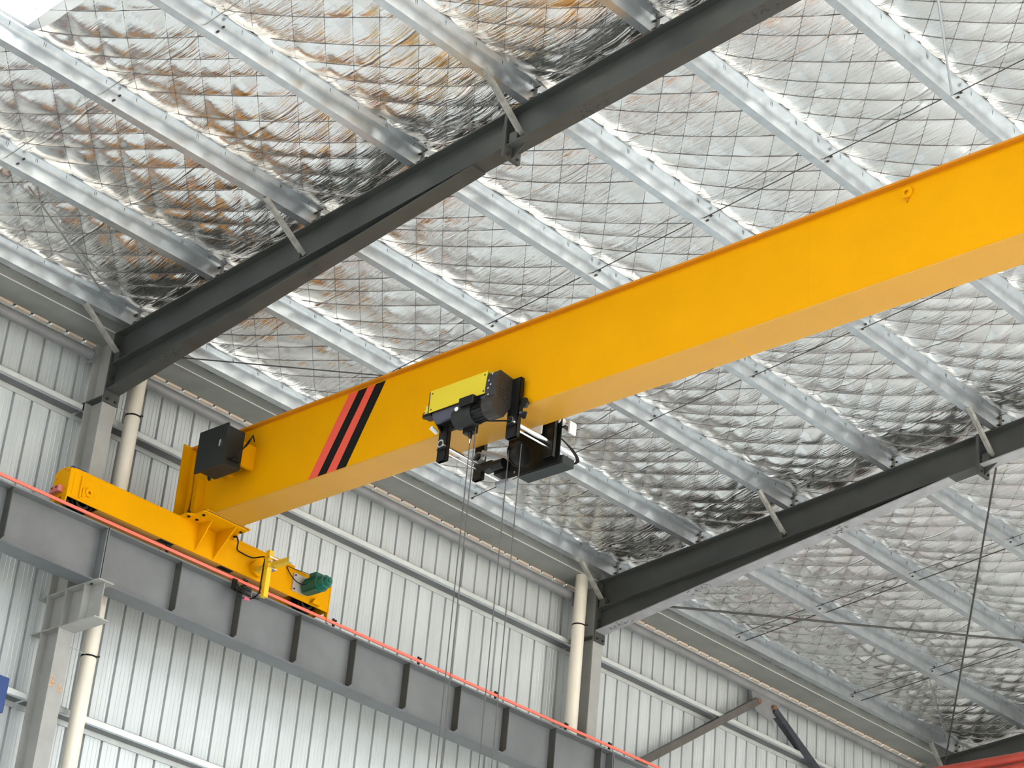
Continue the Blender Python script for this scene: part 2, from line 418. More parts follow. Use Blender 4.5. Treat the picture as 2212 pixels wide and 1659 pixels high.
# ---------------------------------------------------------------- rafters
raflab = ['dark grey steel rafter crossing the upper left, with haunch and splice plates', 'dark grey steel rafter at right whose underside is pale', 'dark steel rafter in the lower right corner, nearest the end of the hall']
def hb(x): return 12.18 + 0.152*x
for i, Y in enumerate(FR):
    r = empty('rafter', (0.53, Y+0.09, 12.2), raflab[i], 'rafter')
    under = PALE if i == 1 else STEEL
    def strip(x0, x1, fz, dz0, dz1, ya, yb, name, m, par=r, n=1):
        mb = MB()
        mb.prism([(x0, fz(x0)+dz0), (x1, fz(x1)+dz0), (x1, fz(x1)+dz1), (x0, fz(x0)+dz1)], 'y', ya, yb)
        return mb.build(name, m, par)
    strip(0.53, 12, zt, -0.014, 0, Y, Y+0.18, 'top_flange', STEEL)
    strip(0.53, 12, zt, -0.378, -0.014, Y+0.086, Y+0.094, 'web', STEEL)
    strip(0.53, 6.27, zt, -0.392, -0.378, Y, Y+0.18, 'bottom_flange', STEEL)
    strip(6.31, 12, zt, -0.392, -0.378, Y, Y+0.18, 'bottom_flange', under)
    # haunch under the rafter
    hx = 5.86
    hw = MB().prism([(0.53, hb(0.53)+0.014), (hx, hb(hx)+0.012), (0.53, zt(0.53)-0.392)], 'y', Y+0.086, Y+0.094).build('haunch_web', STEEL, r)
    strip(0.53, hx+0.02, hb, 0, 0.014, Y, Y+0.18, 'haunch_flange', under)
    # column end plate and splice plates
    e = MB().box(0.50+0.02, 0.545, Y-0.005, Y+0.19, 12.13, zt(0.5)).build('end_plate', STEEL, r)
    for yy in (0.04, 0.145):
        for zz in (12.17, 12.42, 12.80): MB().cyl((0.545, Y+yy, zz), (0.57, Y+yy, zz), 0.017, 6).build('bolt', BOLT, e)
    s1 = MB().box(6.27, 6.29, Y-0.02, Y+0.20, 13.02-0.0, zt(6.28)).build('splice_plate', STEEL, r)
    s2 = MB().box(6.29, 6.31, Y-0.02, Y+0.20, 13.02-0.0, zt(6.28)).build('splice_plate', STEEL, r)
    MB().prism([(6.31, 13.03), (6.31, zt(6.31)-0.392), (6.48, zt(6.48)-0.392)], 'y', Y+0.084, Y+0.096).build('splice_gusset', STEEL, r)
    for yy in (0.025, 0.155):
        for zz in (13.055, 13.2, 13.42): MB().cyl((6.31, Y+yy, zz), (6.335, Y+yy, zz), 0.015, 6).build('bolt', BOLT, s2)
    # purlin cleats standing on the rafter
    for k, px in enumerate(PX):
        z = zt(px)
        cl = MB().box(px+0.002, px+0.030, Y+0.086, Y+0.095, z, z+0.185).build('purlin_cleat', BRACE, r)
        for (yy, zz) in ((-0.045, 0.05), (-0.045, 0.14), (0.04, 0.05), (0.04, 0.14)):
            MB().cyl((px+0.0, Y+0.09+yy, z+zz), (px+0.03, Y+0.09+yy, z+zz), 0.013, 6).build('bolt', BOLT, cl)
        # web stiffener line at each cleat
    for k in (0, 2, 4):
        px = PX[k]; xx = px - 0.19
        MB().box(xx, xx+0.10, Y+0.0, Y+0.086, zt(px)-0.378-0.01, zt(px)-0.29).build('brace_cleat', STEEL, r)
    # scuffs on the undersides
    if i == 0: spots = [(1.55, 0.05, 12.0), (3.62, 0.08, 12.0), (7.3, 0.1, 0), (9.2, 0.06, 0)]
    elif i == 1: spots = [(0.9, 0.1, 0), (2.2, 0.06, 0), (4.25, 0.1, 0)]
    else: spots = []
    for (sx, sy, _) in spots:
        mb = MB()
        for q in range(26):
            x_ = sx + random.gauss(0, 0.09); y_ = Y + min(0.165, max(0.015, sy + random.gauss(0, 0.035)))
            f_ = hb if x_ < hx else (lambda a: zt(a)-0.392)
            a_ = random.uniform(0.006, 0.02); b_ = random.uniform(0.004, 0.012)
            zz = [f_(x_+dx)-0.0012 for dx in (-a_, a_*0.7, a_, -a_*0.6)]
            mb.add([(x_-a_, y_-b_, zz[0]), (x_+a_*0.7, y_-b_*0.8, zz[1]), (x_+a_, y_+b_, zz[2]), (x_-a_*0.6, y_+b_*0.9, zz[3])], [(0, 1, 2, 3)])
        mb.build('scuff_mark', SCUFF, r, kind='stuff', label='dark scuffed paint')

# ---------------------------------------------------------------- purlins (Z sections)
ordn = ['lowest', 'second', 'third', 'fourth', 'fifth', 'sixth', 'seventh', 'eighth']
bayn = ['in the left bay', 'in the middle bay', 'in the far right bay']
bays = [(-8.0, 0.083), (0.098, 8.083), (8.098, 16.083)]
t = 0.003
for k, px in enumerate(PX):
    for j, (ya, yb) in enumerate(bays):
        z = zt(px) + 0.002
        p = empty('roof_purlin', (px, ya, z), 'galvanised Z purlin, %s up from the gutter %s' % (ordn[k], bayn[j]), 'purlin', 'galvanised roof purlins')
        pts = [(px-0.082, z+0.018), (px-0.082, z), (px, z+0.007), (px, z+PD-0.008), (px+0.086, z+PD-0.0), (px+0.086, z+PD-0.018),
               (px+0.069, z+PD-0.018), (px+0.069, z+PD-0.0045), (px+0.003, z+PD-0.0125), (px+0.003, z+0.0035), (px-0.079, z-0.003), (px-0.079, z+0.018)]
        pts = [(px-0.082, z+0.016), (px-0.082, z), (px+0.003, z+0.007), (px+0.003, z+PD-0.012), (px+0.086, z+PD-0.004), (px+0.086, z+PD-0.020),
               (px+0.089, z+PD-0.020), (px+0.089, z+PD-0.001), (px, z+PD-0.009), (px, z+0.010), (px-0.079, z+0.003), (px-0.079, z+0.016)]
        MB().prism(pts, 'y', ya, yb).build('channel', GALV, p)
        mb = MB(); y = ya+0.17
        while y < yb:
            for dy in (0, 0.02) if random.random() < 0.4 else (0,):
                mb.cyl((px+0.045, y+dy, z+PD-0.004), (px+0.045, y+dy, z+PD-0.050), 0.0034, 5, 0.0015)
            y += 0.37 + random.uniform(-.02, .02)
        mb.build('roof_screw', BOLT, p, kind='stuff', label='screw tips poking through the flange')
        # holes / bridging bolts in the web
        mids = (ya+2.57, ya+5.25) if j else (yb-2.6, yb-5.3)
        for ym in mids:
            for (dy, dz) in ((0, 0.06), (0.05, 0.14)):
                MB().cyl((px-0.0, ym+dy, z+dz), (px+0.022, ym+dy, z+dz), 0.012, 6).build('bridging_bolt', BOLT, p)

# sag rods between the purlins
n = 0
rodb = [(1, 2.62, None), (1, 5.35, None), (2, 10.60, 10.83), (2, 13.30, 13.57), (0, -2.65, None)]
def rod(name, a, b, r, label, cat, group=None, m=ROD):
    o = MB().cyl(a, b, r, 8).build(name, m, smooth=True); return tag(o, label, cat, group)
for (bay, ya, yb) in rodb:
    for k in range(len(PX)-1):
        xa, xb = PX[k]+0.004, PX[k+1]-0.002
        if bay == 0 and k > 4: continue
        lab = 'steel sag rod spanning from the %s to the %s purlin, %s, %s' 
        pos = 'nearer the left rafter' if ya in (2.62, 10.60, -5.3) else 'farther along the bay'
        if bay == 0: pos = 'at mid bay'
        rod('sag_rod', (xa, ya, zt(xa)+0.07), (xb, ya, zt(xb)+0.09), 0.0055 if k < 2 or bay < 2 else 0.0042, 'sag rod from %s to %s purlin %s, %s' % (ordn[k], ordn[k+1], ['in the left bay', 'in the middle bay', 'in the far bay'][bay], pos), 'rod', 'sag rods', ROD if bay else BRACE)
        if yb is not None and k < 5:
            rod('sag_rod', (xa, yb, zt(xa)+0.07), (xb, yb, zt(xb)+0.09), 0.0075, 'partner sag rod from %s to %s purlin, far bay, %s' % (ordn[k], ordn[k+1], pos), 'rod', 'sag rods')

# roof bracing rods
rod('bracing_rod', (0.62, 8.15, 12.72), (6.35, 16.0, 13.30), 0.015, 'long dark bracing rod running right from the haunch of the second rafter', 'rod')
rod('bracing_rod', (6.40, 8.25, 13.34), (0.70, 15.85, 12.76), 0.013, 'long steep bracing rod dropping from the second rafter splice to the right corner', 'rod')
rod('bracing_rod', (0.60, 0.25, 12.80), (2.10, 2.62, 13.13), 0.008, 'thin dark rod right of the first rafter foot, above the crane girder', 'rod')
rod('bracing_rod', (0.762, -0.2, 13.06), (1.95, -2.25, 13.13), 0.011, 'pale bracing rod ending at the lowest purlin left of the first rafter', 'rod', None, GALV)
rod('bracing_rod', (0.70, 16.0, 13.05), (1.85, 13.75, 13.12), 0.011, 'pale bracing rod beside the third rafter in the lower right corner', 'rod', None, GALV)
rod('bracing_rod', (9.48, 2.55, 13.84), (10.3, 1.0, 13.93), 0.011, 'pale rod meeting the top right purlin from above', 'rod', None, GALV)

# fly braces
bl = ['at its foot by the column', 'at the third purlin', 'at the splice by the fifth purlin']
for i, Y in enumerate(FR):
    for q, (xl, zl, xu, zu) in enumerate(((0.56, 12.70, 0.74, 12.97), (3.49, 12.935, 3.57, 13.255), (6.44, 13.215, 6.53, 13.545))):
        if i == 2 and q > 0: continue
        a = Vector((xl, Y+0.04, zl)); b = Vector((xu, Y-0.60, zu))
        mb = MB(); mb.bar(a, b, 0.045, 0.005, (0.3, 0, 1)); d = (b-a).normalized(); u = d.cross(Vector((0.3, 0, 1))).normalized(); tt = u.cross(d)
        mb.bar(a - u*0.0225 + tt*0.02, b - u*0.0225 + tt*0.02, 0.005, 0.045, (0.3, 0, 1))
        o = mb.build('fly_brace', BRACE); tag(o, 'angle fly brace of the %s rafter %s' % (['first (upper left)', 'second (right)', 'third (corner)'][i], bl[q]), 'brace', 'fly braces')

# ---------------------------------------------------------------- eave: gutter, strut tubes, girts
gt = empty('box_gutter', (0.25, 8, 13.02), 'long grey box gutter along the top of the left wall', 'gutter')
gb = MB().box(0.02, 0.45, -8, 24, 13.020, 13.024).build('gutter_base', GUT, gt)
gs = MB().box(0.447, 0.452, -8, 24, 13.010, 13.17).build('gutter_side', GUT, gt)
MB().box(0.445, 0.455, -8, 24, 13.006, 13.014).build('gutter_lip', WHITE, gt, label='thin bright folded edge')
mb = MB(); y = y0
while y < 20:
    if y > -8: mb.box(0.001, 0.030, y+0.004, y+0.192, 12.992, 13.019)
    y += PIT
mb.build('daylight_gap_strip', DAYGAP, gt, kind='stuff', label='salmon strip standing in for daylight in the cladding gap')

MB().box(-0.05, -0.042, -8, 24, 12.90, 13.08).build('rib_light_block', STEEL, gt)  # added dark backing, stops sky showing through the rib gaps
tl = ['round eave strut tube at the far left, above the wall girt', 'round salmon tinted eave strut tube behind the control box end of the crane', 'round grey eave strut tube carrying the inverted V brace at right']
for j, (ya, yb) in enumerate(((-8, -0.02), (0.20, 7.98), (8.20, 15.98))):
    e = empty('eave_strut', (0.20, ya, 12.77), tl[j], 'tube')
    MB().cyl((0.20, ya+0.02, 12.775), (0.20, yb-0.02, 12.775), 0.062, 24).build('tube', TUBE, e, smooth=True)
    for yy in (ya, yb-0.012): MB().box(0.12, 0.28, yy, yy+0.012, 12.69, 12.86).build('end_plate', TUBE, e)
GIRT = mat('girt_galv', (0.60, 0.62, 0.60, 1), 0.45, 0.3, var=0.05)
GIRTD = mat('girt_soffit_shade', (0.13, 0.14, 0.15, 1), 0.45, 0.4, var=0.15, vscale=3)  # dark of the open channel put into the soffit colour
gl = ['upper', 'lower']
for zi, z in enumerate((12.115, 8.83)):
    for j, (ya, yb) in enumerate(((-8, -0.02), (0.02, 7.98), (8.02, 23.5))):
        mb = MB()
        mb.box(0.197, 0.20, ya, yb, z, z+0.060); mb.box(0.180, 0.20, ya, yb, z+0.057, z+0.060)
        mb.box(0.004, 0.007, ya, yb, z-0.06, z); mb.box(0.004, 0.022, ya, yb, z-0.06, z-0.057)
        o = empty('wall_girt', (0.1, ya, z)); mb.build('lip', GIRT, o)
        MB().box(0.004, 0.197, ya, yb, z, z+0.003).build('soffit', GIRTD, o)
        MB().prism([(0.150, z), (0.197, z), (0.197, z-0.006), (0.178, z-0.012), (0.155, z-0.008)], 'y', ya, yb).build('rolled_edge', GALV, o)
        tag(o, '%s galvanised wall girt %s' % (gl[zi], ['left of the first column', 'between the first and second columns', 'right of the second column'][j]), 'girt', 'wall girts')
for gy in (-0.03,):
    pass
# splice in the upper girt of the far bay
# ---------------------------------------------------------------- downpipes
for i, (y, lab) in enumerate(((0.525, 'cream PVC downpipe beside the first column, behind the crane end'), (7.87, 'cream PVC downpipe in front of the second column'))):
    d = empty('downpipe', (0.36, y, 0), lab, 'pipe')
    MB().cyl((0.36, y, 0.0), (0.36, y, 13.02), 0.083, 32).build('pipe', PVC, d, smooth=True)
    zs = (12.20, 9.42) if i == 0 else (12.32,)
    for z in zs:
        st = MB().pipe((0.36, y, z), (0.36, y, z+0.018), 0.0875, 0.082, 28).build('pipe_strap', BLK, d, smooth=True)
        MB().cyl((0.36+0.085, y+0.03, z+0.009), (0.36+0.12, y+0.05, z+0.009), 0.01, 6).build('bolt', BOLT, st)
        ty = 0.19 if i == 0 else 8.0
        MB().cyl((0.40, y-0.07 if i == 0 else y+0.07, z+0.012), (0.42, ty, z+0.02), 0.005, 6).build('tie_rod', GALV, st)

# ---------------------------------------------------------------- inverted V wall brace in the far bay
vb = empty('wall_v_brace', (0.20, 12.0, 12.6), 'dark inverted V brace of square tubes hanging under the eave strut at right', 'brace')
MB().bar((0.20, 11.83, 12.585), (0.20, 8.36, 10.256), 0.10, 0.10, (1, 0, 0)).build('brace_leg', mat('brace_brown', (0.10, 0.09, 0.08, 1), 0.5, var=0.15), vb)
MB().bar((0.20, 12.23, 12.585), (0.20, 15.9, 10.585), 0.10, 0.10, (1, 0, 0)).build('brace_leg', mat('brace_blue', (0.045, 0.048, 0.06, 1), 0.5, var=0.25), vb)
MB().prism([(11.71, 12.72), (12.39, 12.72), (12.31, 12.50), (12.11, 12.40), (11.81, 12.46)], 'x', 0.193, 0.207).build('gusset_plate', TUBE, vb)
mb = MB(); mb.cyl((0.21, 11.85, 12.59), (0.262, 11.85, 12.59), 0.04, 12); mb.build('weld_rust', RUST, vb, label='rusty weld')
mb = MB(); mb.cyl((0.21, 12.21, 12.61), (0.262, 12.21, 12.61), 0.035, 12); mb.build('weld_rust', RUST, vb, label='rusty weld')

# ---------------------------------------------------------------- crane runway
rl = ['dark grey crane runway beam left of the first bracket', 'dark grey crane runway beam spanning between the first and second columns', 'dark grey crane runway beam beyond the second column']
ZB, ZTOP = 9.975, 10.572
stiffs = [[-7.0, -6.1, -5.2, -4.3, -3.4, -2.0, -1.10], [1.08, 1.93, 2.79, 3.63, 4.48, 5.33, 6.16, 7.0, 7.84], [8.93, 9.78, 10.6, 11.45, 12.3, 13.1]]
for j, (ya, yb) in enumerate(((-8, 0.085), (0.098, 8.06), (8.073, 16))):
    rb = empty('runway_beam', (0.825, ya, ZB), rl[j], 'beam')
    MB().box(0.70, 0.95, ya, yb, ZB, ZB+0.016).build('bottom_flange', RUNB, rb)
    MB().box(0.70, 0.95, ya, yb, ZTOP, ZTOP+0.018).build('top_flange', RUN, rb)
    MB().box(0.820, 0.830, ya, yb, ZB+0.016, ZTOP).build('web', RUN, rb)
    for y in (ya, yb-0.012): 
        MB().box(0.71, 0.945, y, y+0.012, ZB+0.016, ZTOP).build('end_plate', RUN, rb)
    for y in stiffs[j]:
        for (xa, xb, sg) in ((0.83, 0.935, 1), (0.82, 0.715, -1)):
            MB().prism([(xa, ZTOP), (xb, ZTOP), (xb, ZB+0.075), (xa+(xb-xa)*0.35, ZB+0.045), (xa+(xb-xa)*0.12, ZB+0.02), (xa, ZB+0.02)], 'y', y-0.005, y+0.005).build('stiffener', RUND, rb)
    for y in (ya+0.05, yb-0.05):
        pass
    MB().box(0.80, 0.85, ya, yb, ZTOP+0.018, ZTOP+0.062).build('crane_rail', RAILM, rb)
# rail clips and the red conductor bar
clips = [-0.47, 0.87, 1.95, 3.27, 4.62, 5.92, 7.18, 8.0, 9.3]
cb = empty('conductor_rail', (0.935, -8, 10.64), 'bright red conductor bar running along the top of the crane runway', 'rail')
MB().box(0.928, 0.950, -8, 16, 10.624, 10.649).build('conductor_bar', REDB, cb, bevel=0.004)
MB().cyl((0.944, -8, 10.649), (0.944, 16, 10.649), 0.008, 10).build('bar_ridge', REDB, cb, smooth=True)
for y in clips:
    c = MB().box(0.905, 0.927, y-0.012, y+0.012, 10.59, 10.67).build('hanger_clip', BLK, cb)
    mb = MB(); mb.box(0.91, 0.935, y-0.022, y-0.008, 10.66, 10.695); mb.box(0.91, 0.935, y+0.008, y+0.022, 10.66, 10.69); mb.cyl((0.93, y-0.03, 10.68), (0.93, y+0.03, 10.68), 0.008, 8)
    mb.build('clip_bolt', BLK, c)
    MB().box(0.905, 0.945, y-0.13, y-0.10, 10.585, 10.60).build('support_foot', BLK, c)

# ---------------------------------------------------------------- the bridge crane
YN, YF = 1.13, 1.51; GZ0, GZ1 = 11.07, 11.94
cr = empty('bridge_crane', (0.825, 1.32, 10.64), 'yellow overhead bridge crane: box girder on a wheeled end carriage', 'crane')
gm = MB()
gm.prism([(0.84, GZ0+0.14), (0.95, GZ0), (20.0, GZ0), (20.0, GZ1), (0.80, GZ1)], 'y', YN, YF)
gd = gm.build('girder', YEL, cr)
MB().box(0.76, 20.0, YN-0.055, YF+0.055, GZ1, GZ1+0.022).build('top_flange', YDK, gd, label='top plate with darker orange edge')
MB().box(0.95, 20.0, YN-0.004, YF+0.004, GZ0-0.002, GZ0+0.012).build('bottom_flange', YLO, gd, label='bottom plate with reflected sheen in its paler colour')
for x in (4.215, 8.97, 13.2): MB().box(x-0.003, x+0.003, YN-0.0015, YN, GZ0+0.012, GZ1).build('weld_seam', YEL, gd)
MB().box(8.10, 8.107, YN, YF, GZ0-0.0035, GZ0-0.002).build('weld_seam', YEL, gd)
# end plate, wider than the box, flared at the foot
MB().prism([(YN-0.16, 11.96), (YF+0.16, 11.96), (YF+0.15, 11.10), (YN-0.15, 11.10)], 'x', 0.755, 0.77).build('end_plate', YEL, gd)
MB().prism([(0.77, 11.92), (0.80, 11.92), (0.84, 11.45), (0.83, 11.25), (0.79, 11.12), (0.77, 11.10)], 'y', YN-0.02, YN-0.008).build('edge_gusset', YEL, gd)
MB().box(1.037, 1.049, YN-0.10, YN, 11.10, 11.50).build('vertical_stiffener', YEL, gd)
# stripes
def stripe(xb, xt, dx, m, lab):
    z0, z1 = GZ0+0.015, GZ1-0.01
    MB().add([(xb, YN-0.003, z0), (xb+dx, YN-0.003, z0), (xt+dx, YN-0.003, z1), (xt, YN-0.003, z1),
              (xb, YN, z0), (xb+dx, YN, z0), (xt+dx, YN, z1), (xt, YN, z1)], [(0,1,2,3),(7,6,5,4),(0,4,5,1),(3,2,6,7)]).build('warning_stripe', m, gd, label=lab)
stripe(2.745, 3.21, 0.14, REDST, 'red diagonal stripe'); stripe(2.885, 3.35, 0.135, BLK2, 'black diagonal stripe')
stripe(3.02, 3.475, 0.14, REDST, 'red diagonal stripe'); stripe(3.16, 3.60, 0.145, BLK2, 'black diagonal stripe')
# lifting lug
lg = MB(); lg.prism([(9.90, 11.90), (10.01, 11.90), (10.03, 11.84), (9.97, 11.78), (9.91, 11.82)], 'y', YN-0.07, YN-0.055)
MB().pipe((9.96, YN-0.02, 11.85), (9.96, YN, 11.85), 0.055, 0.022, 18).build('lifting_lug', YEL, gd, smooth=True)
MB().prism([(9.945, 11.80), (9.975, 11.80), (9.96, 11.75)], 'y', YN-0.02, YN).build('lug_tail', YDK, gd)
# head plate and gussets over the end carriage
def plate_outline():
    p = [(0.70, 0.93), (0.99, 0.93), (1.09, 0.945)]
    p += [(1.125, 1.00), (1.14, 1.10), (1.14, 1.20)] if False else []
    return p
hp = MB().prism([(0.62, 0.95), (0.95, 0.93), (1.08, 0.93), (1.11, 0.97), (1.14, 1.0), (1.20, 1.005), (1.27, 0.985), (1.30, 1.01), (1.30, 1.55), (1.27, 1.60), (1.20, 1.595), (1.12, 1.59), (1.08, 1.64), (0.62, 1.64)], 'z', 11.035, 11.052).build('head_plate', YEL, cr)
MB().prism([(0.80, 1.00), (1.30, 1.02), (1.30, 1.62), (0.80, 1.62)], 'z', 11.054, 11.072).build('girder_shoe', YEL, gd)
MB().box(1.302, 1.306, 1.02, 1.60, 11.050, 11.058).build('packing_edge', RAILM, gd, label='bare steel edge between the plates')
for (bx, by) in ((1.05, 0.975), (1.22, 1.04), (1.06, 1.08), (1.22, 1.56), (1.07, 1.60)):
    MB().cyl((bx, by, 11.022), (bx, by, 11.036), 0.018, 6).build('bolt', BLK, hp)
    MB().cyl((bx, by, 11.052), (bx, by, 11.09), 0.014, 6).build('bolt', BLK, hp)
MB().prism([(0.96, 10.73), (0.96, 11.035), (1.17, 11.035)], 'y', 1.19, 1.202).build('gusset', YEL, cr)
MB().prism([(0.96, 10.73), (0.96, 11.035), (1.28, 11.035)], 'y', 1.44, 1.452).build('gusset', YEL, cr)
MB().prism([(0.962, 10.735), (1.29, 11.03), (1.29, 11.035), (0.962, 10.76)], 'y', 1.205, 1.44)
# end carriage
ec = empty('end_carriage', (0, 0, 0)); ec.parent = cr; ec.matrix_parent_inverse = Matrix.Translation(-chain(cr))
CY0, CY1, CZ0, CZ1 = -0.488, 3.12, 10.715, 11.03
MB().box(0.948, 0.96, CY0, CY1, CZ0, CZ1).build('side_plate', YEL, ec)
MB().box(0.70, 0.712, CY0, CY1, CZ0, CZ1).build('side_plate', YEL, ec)
MB().box(0.695, 0.965, CY0+0.03, CY1, CZ1, CZ1+0.010).build('top_plate', YEL, ec)
MB().box(0.712, 0.948, -0.08, 2.56, CZ0+0.002, CZ0+0.014).build('bottom_plate', mat('carriage_underside', (0.62, 0.31, 0.07, 1), 0.6), ec)
for y in (0.83, 1.66): MB().box(0.86, 0.935, y-0.08, y+0.10, CZ0-0.002, CZ0+0.002).build('access_hole', BLK2, ec)
# end plates: chamfered top corner, forked foot
MB().prism([(0.70, 10.665), (0.735, 10.69), (0.86, 10.73), (0.89, 10.665), (0.945, 10.650), (0.96, 10.72), (0.96, 11.03), (0.93, 11.045), (0.80, 11.06), (0.70, 11.02), (0.685, 10.93), (0.69, 10.80)], 'y', CY0-0.014, CY0).build('end_cap', YEL, ec)
MB().prism([(0.70, 10.63), (0.74, 10.70), (0.90, 10.72), (0.93, 10.63), (0.965, 10.62), (0.965, 11.03), (0.70, 11.03)], 'y', CY1, CY1+0.014).build('end_cap', YEL, ec)
bf = MB().box(0.72, 0.88, CY0-0.07, CY0-0.014, 10.77, 10.84).build('buffer_block', PINK, ec, bevel=0.006, label='dusty pink rubber buffer block')
for x in (0.765, 0.835): MB().cyl((x, CY0-0.072, 10.815), (x, CY0-0.06, 10.815), 0.013, 12).build('buffer_bolt', BLK, bf)
for (x, z) in ((0.92, 10.80), (0.92, 11.0), (0.74, 10.95), (0.86, 11.03)): MB().cyl((x, CY0-0.02, z), (x, CY0-0.012, z), 0.012, 8).build('plug', YDK, ec)
for y in (-0.25, 2.87):
    wh = MB().cyl((0.775, y, 10.762), (0.885, y, 10.762), 0.115, 32)
    wh.cyl((0.775, y, 10.762), (0.79, y, 10.762), 0.135, 32); wh.cyl((0.87, y, 10.762), (0.885, y, 10.762), 0.135, 32)
    wo_ = wh.build('wheel', RUB, ec, smooth=True)
    MB().pipe((0.885, y, 10.762), (0.892, y, 10.762), 0.09, 0.06, 24).build('wheel_hub', BOLT, wo_, smooth=True)
# axle lug on the side plate
MB().box(0.96, 0.965, -0.45, -0.10, 10.735, 10.985).build('cover_plate', YEL, ec, bevel=0.002)
MB().box(0.965, 0.985, -0.365, -0.345, 10.74, 10.98).build('cover_rib', YEL, ec)
lu = MB(); lu.pipe((0.965, -0.255, 10.83), (0.995, -0.255, 10.83), 0.045, 0.018, 18); lu.prism([(-0.33, 10.86), (-0.30, 10.86), (-0.25, 10.80), (-0.33, 10.76)], 'x', 0.965, 0.978)
lu.build('towing_lug', YEL, ec)
MB().box(0.73, 0.93, -0.47, -0.30, CZ1+0.01, CZ1+0.04).build('grease_box', BLUE, ec, label='small blue lid on top of the end carriage')
MB().box(0.74, 0.90, 1.72, 2.62, CZ1+0.01, CZ1+0.075).build('cable_tray', YEL, ec)
# travel motor
mp_ = MB().box(0.96, 0.985, 2.56, 2.75, 10.78, 10.985).build('motor_flange', mat('bare_plate', (0.50, 0.45, 0.40, 1), 0.5, 0.3), ec, label='bare metal flange plate')
for (y, z) in ((2.58, 10.96), (2.58, 10.80), (2.73, 10.80)): MB().cyl((0.985, y, z), (0.998, y, z), 0.011, 6).build('bolt', BOLT, mp_)
MY, MZ = 2.74, 10.865
mo = MB().cyl((0.985, MY, MZ), (1.08, MY, MZ), 0.07, 20, 0.088)
mo.cyl((1.08, MY, MZ), (1.24, MY, MZ), 0.088, 24); mo.cyl((1.24, MY, MZ), (1.255, MY, MZ), 0.098, 24); mo.cyl((1.255, MY, MZ), (1.33, MY, MZ), 0.085, 24, 0.075)
mo.cyl((1.33, MY, MZ), (1.38, MY, MZ), 0.055, 20, 0.045); mo.cyl((1.38, MY, MZ), (1.40, MY, MZ), 0.022, 12)
for q in range(20):
    a = 2*PI*q/20; mo.bar((1.03, MY+math.cos(a)*0.088, MZ+math.sin(a)*0.088), (1.23, MY+math.cos(a)*0.088, MZ+math.sin(a)*0.088), 0.004, 0.018, (0, math.cos(a), math.sin(a)))
mo.box(1.09, 1.20, MY-0.05, MY+0.05, MZ+0.08, MZ+0.13); mo.box(1.02, 1.24, MY-0.07, MY+0.02, MZ-0.10, MZ-0.085)
mo.build('travel_motor', GREEN, ec, smooth=True, label='dark green finned travel motor')
MB().prism([(2.84, 10.72), (2.96, 10.72), (2.96, 10.76), (2.88, 10.79)], 'x', 0.962, 1.02).build('motor_bracket', YEL, ec)
# collector arm
hd = []
for q in range(13):
    a = PI*0.5 + PI*q/12; hd.append((2.06+0.12*math.cos(a), 10.835+0.095*math.sin(a)))
MB().prism(hd, 'x', 0.963, 1.02).build('arm_mount', YEL, ec)
MB().bar((0.965, 2.01, 10.80), (1.56, 2.01, 10.80), 0.055, 0.055).build('arm_tube', mat('arm_yellow', (0.62, 0.42, 0.03, 1), 0.45), ec)
MB().bar((1.56, 2.01, 10.80), (1.575, 2.01, 10.80), 0.06, 0.06).build('arm_cap', mat('cap_grey', (0.45, 0.5, 0.5, 1), 0.5), ec)
vt = MB().bar((1.255, 1.965, 10.42), (1.255, 1.965, 10.955), 0.06, 0.06, (1, 0, 0)).build('collector_post', mat('post_yellow', (0.74, 0.46, 0.012, 1), 0.45), ec)
for z in (10.46, 10.52): MB().cyl((1.23, 1.932, z), (1.23, 1.926, z), 0.009, 8).build('post_hole', BLK, vt)
MB().box(1.20, 1.31, 1.925, 2.05, 10.86, 10.875).build('clamp', CHR, ec); MB().box(1.20, 1.31, 1.925, 2.05, 10.745, 10.755).build('clamp', CHR, ec)
MB().cyl((1.30, 1.92, 10.80), (1.36, 1.92, 10.80), 0.008, 8).build('clamp_bolt', CHR, ec)
ca = MB(); ca.box(0.955, 1.0, 1.78, 2.06, 10.50, 10.515); ca.box(0.965, 0.985, 1.74, 1.80, 10.50, 10.62); ca.box(0.965, 1.0, 1.86, 2.0, 10.55, 10.58)
ca.path(bez([(0.99, 1.80, 10.56), (0.99, 1.90, 10.52), (0.99, 2.02, 10.50), (1.0, 2.10, 10.505)], 6), 0.012)
ca.build('collector_shoe', BLK, ec)
MB().cyl((1.0, 2.0, 10.48), (1.0, 2.0, 10.56), 0.008, 8).build('shoe_spring', CHR, ec)
# cables on the carriage
for pts, r, m in (([(1.10, 1.60, 11.03), (1.12, 1.62, 10.97), (1.02, 1.70, 10.93), (0.99, 1.80, 10.93), (1.02, 1.92, 10.915), (1.18, 1.955, 10.90), (1.22, 1.93, 10.80), (1.222, 1.925, 10.60), (1.22, 1.925, 10.48), (1.15, 1.93, 10.43), (1.05, 1.95, 10.44)], 0.008, RUB),
                  ([(0.98, 1.76, 10.60), (1.0, 1.78, 10.50), (1.02, 1.84, 10.43), (1.03, 1.90, 10.43)], 0.006, RUB),
                  ([(0.97, 2.45, 11.02), (1.0, 2.50, 10.93), (1.04, 2.58, 10.86), (1.10, 2.66, 10.86), (1.16, 2.70, 10.98)], 0.006, RUB),
                  ([(0.97, 2.46, 11.03), (0.98, 2.60, 11.03), (1.02, 2.72, 11.02), (1.06, 2.76, 10.98)], 0.004, RUB)):
    MB().path(bez(pts, 6), r, 6).build('power_cable', m, ec, smooth=True)
MB().path([(1.03, 1.88, 10.432), (1.03, 1.95, 10.436)], 0.018, 8).build('cable_tag', mat('pink_tape', (0.6, 0.12, 0.2, 1), 0.6), ec, label='pink tape round the collector cable')

